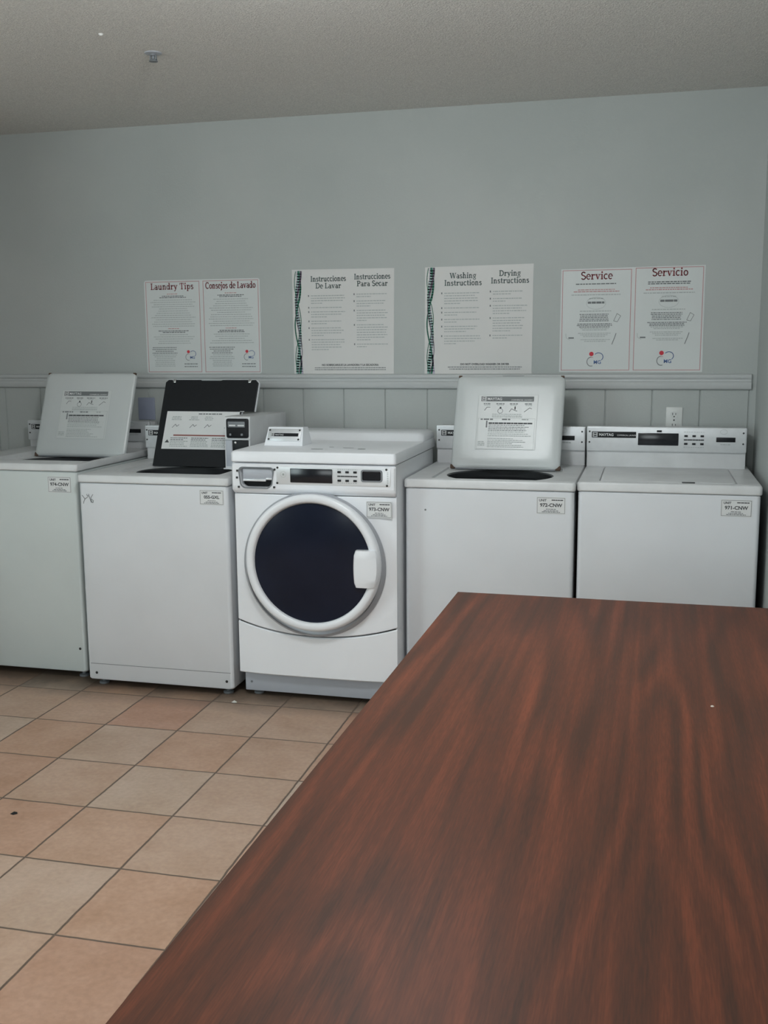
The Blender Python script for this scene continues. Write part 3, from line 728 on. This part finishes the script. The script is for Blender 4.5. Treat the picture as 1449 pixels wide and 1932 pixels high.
mb = MB(); mb.box(cb0+.001, cb1-.001, cy-.006, cy+.002, 1.058, 1.062, 'silver', .001); mb.box(cb0+.004, cb0+.034, cy-.0015, cy+.003, .940, 1.056, 'ltgrey', .001); mb.box(cb0+.002, cb1-.01, cy-.03, cy+.01, .931, .936, 'enamel', .001); obj('box_trim', mb, c)

# --- unit C (front-load washer)
x0, x1, y0 = -1.636, -.951, 3.94
t = thing('front_load_washer', ((x0+x1)/2, y0+.35, 0), 'white front-load washer with round dark glass door and card reader on top', 'washing machine')
mb = MB()
mb.loft([hz(rrect(x0+.012,x1-.012,y0+.040,4.66,.01),.022), hz(rrect(x0+.012,x1-.012,y0+.040,4.66,.01),.10), hz(rrect(x0+.003,x1-.003,y0+.020,4.68,.012),.11), hz(rrect(x0+.003,x1-.003,y0+.020,4.68,.012),.995)], 'enamel_dryer', True, True)
obj('cabinet', mb, t)
mb = MB(); mb.box(x0+.016, x1-.016, y0+.034, y0+.042, .024, .112, 'ltgrey', .002); k = obj('kick_plate', mb, t)  # shading of the white kick plate put into its grey colour
mb = MB(); mb.screw(-1.592, .062, y0+.034, .005, 'grey'); obj('screw', mb, k)
feet(t, x0+.06, x1-.06, y0+.08, 4.6)
xm, hw = (x0+x1)/2, (x1-x0)/2
zb = lambda x: .283+.052*((x-xm)/hw)**2
NX = 28; xs = [x0+.002+(x1-x0-.004)*i/NX for i in range(NX+1)]
yb = lambda x: y0-.004+.016*abs((x-xm)/hw)**4   # bowed front
def bowed(mb, zlo, zhi, th, mat):
    loops = []
    for x in xs:
        y = yb(x); a, b = zlo(x), zhi(x); e = .004
        loops.append([(x,y+th,a),(x,y+e,a),(x,y,a+e),(x,y,b-e),(x,y+e,b),(x,y+th,b)])
    mb.loft(loops, mat, True, True)
mb = MB(); bowed(mb, lambda x: zb(x)+.003, lambda x: .868, .03, 'enamel_dryer'); fp = obj('front_panel', mb, t)
mb = MB(); bowed(mb, lambda x: .108, lambda x: zb(x)-.003, .03, 'enamel_dryer'); obj('lower_panel', mb, t)
mb = MB(); mb.box(x0+.008, x1-.008, y0+.0165, y0+.0195, .2, .93, 'dark'); obj('seam_shade', mb, t)  # dark strip added behind the panels, painting in the seam's shade
# fascia with soap drawer opening
fx0, fx1, fz0, fz1, fy = x0, x1, .871, .994, y0-.016
hole = rrect(-1.600, -1.457, .897, .976, .016)
hole = [(a + (.012*(1-(b-.897)/.03) if b < .927 and a < -1.53 else (-.016*(1-(b-.897)/.03) if b < .927 else 0)), b) for a, b in hole]
mb = MB()
mb.loft([vt(rrect(fx0+.002,fx1-.002,fz0+.012,fz1,.006),y0+.03), vt(rrect(fx0+.002,fx1-.002,fz0,fz1,.006),y0+.004), vt(rrect(fx0,fx1,fz0+.010,fz1,.008),fy+.008), vt(rrect(fx0+.006,fx1-.006,fz0+.022,fz1-.004,.010),fy),
         vt(hole, fy), vt(hole, fy+.05)], 'enamel_dryer', False, False)
f = obj('control_fascia', mb, t, 40)
mb = MB(); mb.poly(hole, fy+.045, 'dark')
def grow(l, d):
    cx_ = sum(p[0] for p in l)/len(l); cz_ = sum(p[1] for p in l)/len(l)
    return [(cx_+(p[0]-cx_)*(1+d/.07), cz_+(p[1]-cz_)*(1+d/.04)) for p in l]
mb.loft([vt(grow(hole,.0045), fy+.001), vt(grow(hole,.0045), fy-.003), vt(grow(hole,.0005), fy-.003), vt(hole, fy+.003)], 'grey')
for a, b in ((-1.609,.964),(-1.611,.936),(-1.604,.898),(-1.449,.972),(-1.452,.900)): mb.box(a-.004, a+.004, fy-.005, fy+.001, b-.004, b+.004, 'screw', .001)
d = obj('dispenser_recess', mb, f)
mb = MB(); mb.box(-1.590, -1.462, fy+.008, fy+.02, .926, .972, 'ltgrey', .004); mb.box(-1.588, -1.490, fy+.004, fy+.014, .921, .930, 'silver_bright', .002); mb.box(-1.490, -1.464, fy+.006, fy+.014, .928, .936, 'silver_bright', .002); obj('dispenser_flap', mb, d)
pl = fy-.0018
mb = MB(); mb.loft([vt(rrect(-1.442,-.970,.913,.984,.004,3),fy+.001), vt(rrect(-1.442,-.970,.913,.984,.004,3),pl), vt(rrect(-1.440,-.972,.915,.982,.004,3),pl-.0006)], 'silver_bright', False, True); p = obj('face_plate', mb, f)
y = pl-.0008
mb = MB(); mb.box(-1.382, -1.207, y-.003, y, .922, .978, 'blackgloss', .002); obj('display_window', mb, p)
for i in range(3):
    for zz in (.968, .934):
        cx = -1.178+.0325*i; mb = MB(); mb.box(cx-.007, cx+.007, y-.004, y, zz-.004, zz+.004, 'black', .001); obj('button', mb, p)
mb = MB(); greek(mb, -1.186, -1.104, .951, .0055, y-.0003, 'ink', 'L', 1, .05)
for zz in (.978, .924): greek(mb, -1.186, -1.104, zz, .002, y-.0003, 'inkpale', 'L', 1, .9)
mb.stroke([(-1.412+a*.012, .953+b*.012) for a, b in arc(0,0,1,1,0,360,14)], .001, y-.0003, 'inkpale2'); mb.rect(-1.416, -1.408, .949, .957, y-.0003, 'inkpale')
for k in range(7): mb.rect(-.984, -.978, .925+k*.007, .928+k*.007, y-.0003, 'inkpale')
obj('printed_legend', mb, p)
mb = MB(); mb.loft([vt(rrect(-1.089,-1.002,.931,.979,.010),y+.0005), vt(rrect(-1.089,-1.002,.931,.979,.010),y-.004), vt(rrect(-1.083,-1.008,.937,.973,.006),y-.004), vt(rrect(-1.081,-1.010,.939,.969,.006),y-.001)], 'black', False, True, ['grey','grey','blackgloss'])
obj('coin_slot', mb, p)
for a, b in ((-1.436,.980),(-1.438,.918),(-.986,.981),(-.984,.918)):
    mb = MB(); mb.screw(a, b, y, .0045, 'screw'); obj('screw', mb, p)
unit_sticker(fp, -1.070, .790, -.970, .850, y0-.0050, '973-CNW')
# top panel, upstand
mb = MB()
mb.loft([hz(rrect(x0+.002,x1-.002,y0-.010,4.70,.010),.998), hz(rrect(x0-.002,x1+.002,y0-.018,4.705,.014),1.003), hz(rrect(x0-.002,x1+.002,y0-.018,4.705,.014),1.034), hz(rrect(x0+.002,x1-.002,y0-.014,4.70,.014),1.042), hz(rrect(x0+.010,x1-.010,y0-.006,4.69,.014),1.045)], 'enamel_dryer', True, True)
for (a, b, c_, d_) in ((-1.33,4.03,.05,.012),(-1.215,4.10,.045,.010),(-1.14,4.055,.03,.022),(-1.28,4.12,.02,.01)): mb.flat(a, a+c_, b, b+d_, 1.0458, 'greyline')
tp = obj('top_panel', mb, t)
mb = MB(); pf = [(4.44,1.044),(4.462,1.055),(4.475,1.072),(4.492,1.079),(4.69,1.079),(4.70,1.072),(4.70,1.044)]
mb.loft([[(x0+.0,a,b) for a,b in pf],[(x1-.03,a,b) for a,b in pf],[(x1-.008,a+(.012 if a<4.6 else 0),1.044+(b-1.044)*.75) for a,b in pf],[(x1-.003,a+(.02 if a<4.6 else 0),1.044+(b-1.044)*.3) for a,b in pf]], 'enamel_dryer', True, True); obj('rear_upstand', mb, tp, 50)
# card reader housing
rd = MB(); X0, X1, ya = -1.575, -1.405, 4.145
def rl(i, yo, zo): return [(X0+i, ya+yo, 1.045+zo), (X1-i, ya+yo, 1.045+zo)]
fr_ = [(X0,ya,1.0455),(X1,ya,1.0455),(X1-.004,ya+.028,1.122),(X0+.012,ya+.028,1.122)]
bk_ = [(X0,ya+.13,1.0455),(X1,ya+.13,1.0455),(X1-.004,ya+.09,1.120),(X0+.012,ya+.09,1.120)]
rd.loft([fr_, bk_], 'enamel_dryer', True, True); rh = obj('card_reader', rd, t)
TT = Matrix.Translation((X0, ya, 1.0455)) @ Matrix.Rotation(-math.atan2(.028,.0765), 4, 'X')
sh = Matrix.Identity(4); sh[0][2] = .07; TT = TT @ sh
mb = MB(); mb.T = TT; mb.box(.010, .156, -.004, .001, .020, .074, 'silver', .002); pp = obj('face_plate', mb, rh)
mb = MB(); mb.T = TT; mb.rect(.024, .146, .040, .054, -.0048, 'black'); emblem(mb, .025, .0405, .013, -.0052, 'sticker', 'sticker'); mb.text('MAYTAG', .042, .0435, -.0052, .0095, 'sticker', 'LEFT'); obj('logo_strip', mb, pp)
for a in (.017, .149):
    for b in (.027, .067):
        mb = MB(); mb.T = TT; mb.screw(a, b, -.004, .0042, 'screw'); obj('screw', mb, pp)
# door
dx, dz = -1.287, .603
mb = MB()
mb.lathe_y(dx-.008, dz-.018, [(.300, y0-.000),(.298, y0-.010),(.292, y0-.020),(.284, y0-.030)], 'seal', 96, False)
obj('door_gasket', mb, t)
mb = MB()
prof = [(.278,y0-.006),(.280,y0-.020),(.281,y0-.034),(.280,y0-.052),(.277,y0-.062),(.268,y0-.067),(.252,y0-.066),(.246,y0-.060),(.2445,y0-.054),(.2425,y0-.044)]
n = 96; loops = []
for i_, (r, yy) in enumerate(prof):
    k = max(0, min(1, (yy-(y0-.06))/.057))      # base sits slightly right of and below the front ring
    loops.append([(dx+k*.0+r*math.cos(2*PI*i/n), yy, dz-.010*k+r*math.sin(2*PI*i/n)) for i in range(n)])
mb.loft(loops, 'enamel_dryer'); dr = obj('door', mb, t, 60)
mb = MB(); g = [(.244,y0-.050),(.20,y0-.055),(.15,y0-.059),(.08,y0-.062),(.03,y0-.063),(.004,y0-.063)]
mb.lathe_y(dx, dz-.004, g, 'glass_dark'); obj('glass', mb, dr, 60)
mb = MB()
hp = []
for i in range(9):      # handle block, inner edge bowed, outer edge following the ring
    u = i/8; z = dz-.085+.148*u
    xi = -1.103-.004*math.sin(u*PI); xo = dx+math.sqrt(max(0,.278**2-(z-dz)**2))+.001
    e = .0 if 0 < i < 8 else .004
    hp.append([(xi+e,y0-.052,z),(xi+e,y0-.080+e,z),(xi+.005+e,y0-.085+e,z),(xi+.045,y0-.086+e,z),(xo-.006-e,y0-.076+e,z),(xo-e,y0-.066,z),(xo-e,y0-.045,z)])
mb.loft(hp, 'enamel_dryer', True, True); obj('door_handle', mb, dr, 40)
mb = MB(); mb.box(-1.572, -1.560, y0-.030, y0-.004, .56, .64, 'grey', .003); obj('hinge', mb, dr)

# --- unit D (raised steel lid)
x0, x1, y0 = -.947, -.266, 4.05
t = thing('washing_machine', ((x0+x1)/2, y0+.35, 0), 'white top-load washer with raised steel lid, between front-loader and rightmost washer', 'washing machine', gw)
cabinet(t, x0, x1, y0, 4.74, .035, .892); feet(t, x0+.05, x1-.05, y0+.06, 4.68)
deck_open(t, x0, x1, y0, 4.745, .896, .932, -.845, -.342, 4.092, 4.50, .008)
console(t, -.930, -.268, 4.64, .932, 1.102, .998, .10)
steel_lid(t, -.829, 4.450, .930, .470, .412, math.radians(18), .02)
unit_sticker(t, -.413, .808, -.305, .870, y0+.0045, '972-CNW')
mb = MB(); mb.screw(-.859, .807, y0+.005, .004, 'greyline'); obj('screw', mb, t)
# --- unit E (closed lid)
x0, x1, y0 = -.262, .420, 4.07
t = thing('washing_machine', ((x0+x1)/2, y0+.35, 0), 'white top-load washer with closed lid at the right wall, full control panel visible', 'washing machine', gw)
cabinet(t, x0, x1, y0, 4.74, .035, .893); feet(t, x0+.05, x1-.05, y0+.06, 4.68)
mb = MB()
mb.loft([hz(rrect(x0+.003,x1-.003,y0+.003,4.745,.010),.897), hz(rrect(x0,x1,y0,4.745,.014),.901), hz(rrect(x0,x1,y0,4.745,.014),.925), hz(rrect(x0+.003,x1-.003,y0+.003,4.74,.014),.931), hz(rrect(x0+.010,x1-.010,y0+.010,4.735,.014),.934),
         hz(rrect(-.180,.333,y0+.035,4.585,.012),.934), hz(rrect(-.178,.331,y0+.037,4.583,.011),.927)], 'enamel_deck', True, True); obj('top_panel', mb, t)
mb = MB()
mb.loft([hz(rrect(-.175,.328,y0+.040,4.580,.012),.927), hz(rrect(-.175,.328,y0+.040,4.580,.012),.934), hz(rrect(-.171,.324,y0+.044,4.576,.011),.9365)], 'enamel_deck', False, True)
l = obj('lid', mb, t)
mb = MB(); mb.box(.130, .178, y0+.026, y0+.044, .934, .9372, 'screw', .0015); obj('lid_bumper', mb, l)
console(t, -.258, .400, 4.60, .934, 1.107, 1.003)
unit_sticker(t, .275, .817, .383, .877, y0+.0045, '971-CNW')

# ------------------------------------------------------------------ table
TW, TL, TH = .90, 2.35, .76
a = math.radians(-.47)
t = thing('folding_table', (-.514+TW/2-.012, 2.881-TL/2, 0), 'long walnut-brown laminate table in the foreground', 'table')
ox, oy = t.location.x, t.location.y
mb = MB(); mb.box(ox-TW/2, ox+TW/2, oy-TL/2, oy+TL/2, TH-.028, TH, 'table', .0015); obj('tabletop', mb, t)
mb = MB(); i = .07
for s in (-1, 1): mb.box(ox+s*(TW/2-i)-.01, ox+s*(TW/2-i)+.01, oy-TL/2+i, oy+TL/2-i, TH-.078, TH-.028, 'steel_leg', .002)
for s in (-1, 1): mb.box(ox-TW/2+i, ox+TW/2-i, oy+s*(TL/2-i)-.01, oy+s*(TL/2-i)+.01, TH-.078, TH-.028, 'steel_leg', .002)
obj('apron', mb, t)
for sx in (-1, 1):
    for sy in (-1, 1):
        cx, cy_ = ox+sx*(TW/2-.10), oy+sy*(TL/2-.22)
        mb = MB(); mb.lathe_z(cx, cy_, [(.017, .0), (.017, .012), (.0135, .014), (.0135, TH-.028)], 'steel_leg', 20); obj('leg', mb, t)
t.rotation_euler.z = a
# small specks
mb = MB(); mb.lathe_z(.138, 2.046, [(.0035, TH), (.003, TH+.0012), (.001, TH+.002)], 'debris', 8)
tag(obj('crumb', mb), 'tiny white crumb lying on the brown table top', 'crumb')
mb = MB(); mb.T = Matrix.Translation((-1.631, 3.872, .002)); mb.add([(-.012,-.006,0),(.002,-.010,0),(.013,-.002,0),(.006,.009,0),(-.006,.006,0),(0,0,.008)], [(0,1,5),(1,2,5),(2,3,5),(3,4,5),(4,0,5),(4,3,2,1,0)], 'debris')
tag(obj('paper_scrap', mb), 'small crumpled white scrap on the floor before the front-loader corner', 'scrap')
mb = MB(); mb.T = Matrix.Translation((-1.914, 2.735, .001)); mb.add([(-.011,-.007,0),(.003,-.011,0),(.012,0,0),(.004,.010,0),(-.009,.006,0),(0,0,.006)], [(0,1,5),(1,2,5),(2,3,5),(3,4,5),(4,0,5),(4,3,2,1,0)], 'dark')
tag(obj('lint_fleck', mb), 'small dark fleck of lint on a floor tile at left', 'lint')

# ------------------------------------------------------------------ light
def area(name, loc, rot, sx, sy, power, color, spread=180):
    l = bpy.data.lights.new(name, 'AREA'); l.shape = 'RECTANGLE'; l.size = sx; l.size_y = sy; l.energy = power; l.color = color; l.spread = math.radians(spread)
    o = bpy.data.objects.new(name, l); col.objects.link(o); o.location = loc; o.rotation_euler = rot; return o
area('window_daylight', (-1.15, YB+.05, 1.5), (math.radians(90), 0, 0), 2.2, 1.25, 38, (.90, .98, 1.0))
area('side_daylight', (XL+.02, 1.1, 1.45), (math.radians(90), 0, math.radians(-80)), 2.0, 1.3, 64, (.80, .97, 1.0))
m_, nt_, b_ = nmat('lit_opal_glass')
b_.inputs['Emission Color'].default_value = (.93, .98, 1.0, 1); b_.inputs['Emission Strength'].default_value = 72; M['opal'] = m_
t = thing('ceiling_light', (-.78, 2.2, ZC), 'round opal glass ceiling light above the near end of the washer aisle', 'ceiling light')
mb = MB(); mb.lathe_z(-.78, 2.2, [(.10, ZC), (.10, ZC-.025), (.06, ZC-.03)], 'fix'); obj('base', mb, t)
mb = MB(); mb.lathe_z(-.78, 2.2, [(.15*math.sin(a_), ZC-.15+.12*math.cos(a_)) for a_ in [PI*(k+.15)/12 for k in range(12)]], 'opal'); obj('lamp_shade', mb, t, 60)
w = bpy.data.worlds.new('World'); bpy.context.scene.world = w; w.use_nodes = True
w.node_tree.nodes['Background'].inputs[0].default_value = (.75, .85, .9, 1); w.node_tree.nodes['Background'].inputs[1].default_value = .6

# ------------------------------------------------------------------ camera
cd = bpy.data.cameras.new('Camera'); cam = bpy.data.objects.new('Camera', cd); col.objects.link(cam)
FPX, YAW, PITCH, ROLL = 1968.0, .24892, -.15832, .00719
cd.sensor_fit = 'VERTICAL'; cd.sensor_height = 24; cd.lens = FPX/1932*24
Rz = Matrix.Rotation(YAW, 3, 'Z'); Rx = Matrix.Rotation(PITCH, 3, 'X'); Ry = Matrix.Rotation(ROLL, 3, 'Y')
B = Rz @ Rx @ Ry
right, fwd, up = B.col[0], B.col[1], B.col[2]
R3 = Matrix((right, up, -fwd)).transposed()
cam.matrix_world = Matrix.Translation((0, 0, 1.46)) @ R3.to_4x4()
bpy.context.scene.camera = cam
sc = bpy.context.scene
sc.view_settings.view_transform = 'Standard'; sc.view_settings.look = 'None'; sc.view_settings.exposure = 0
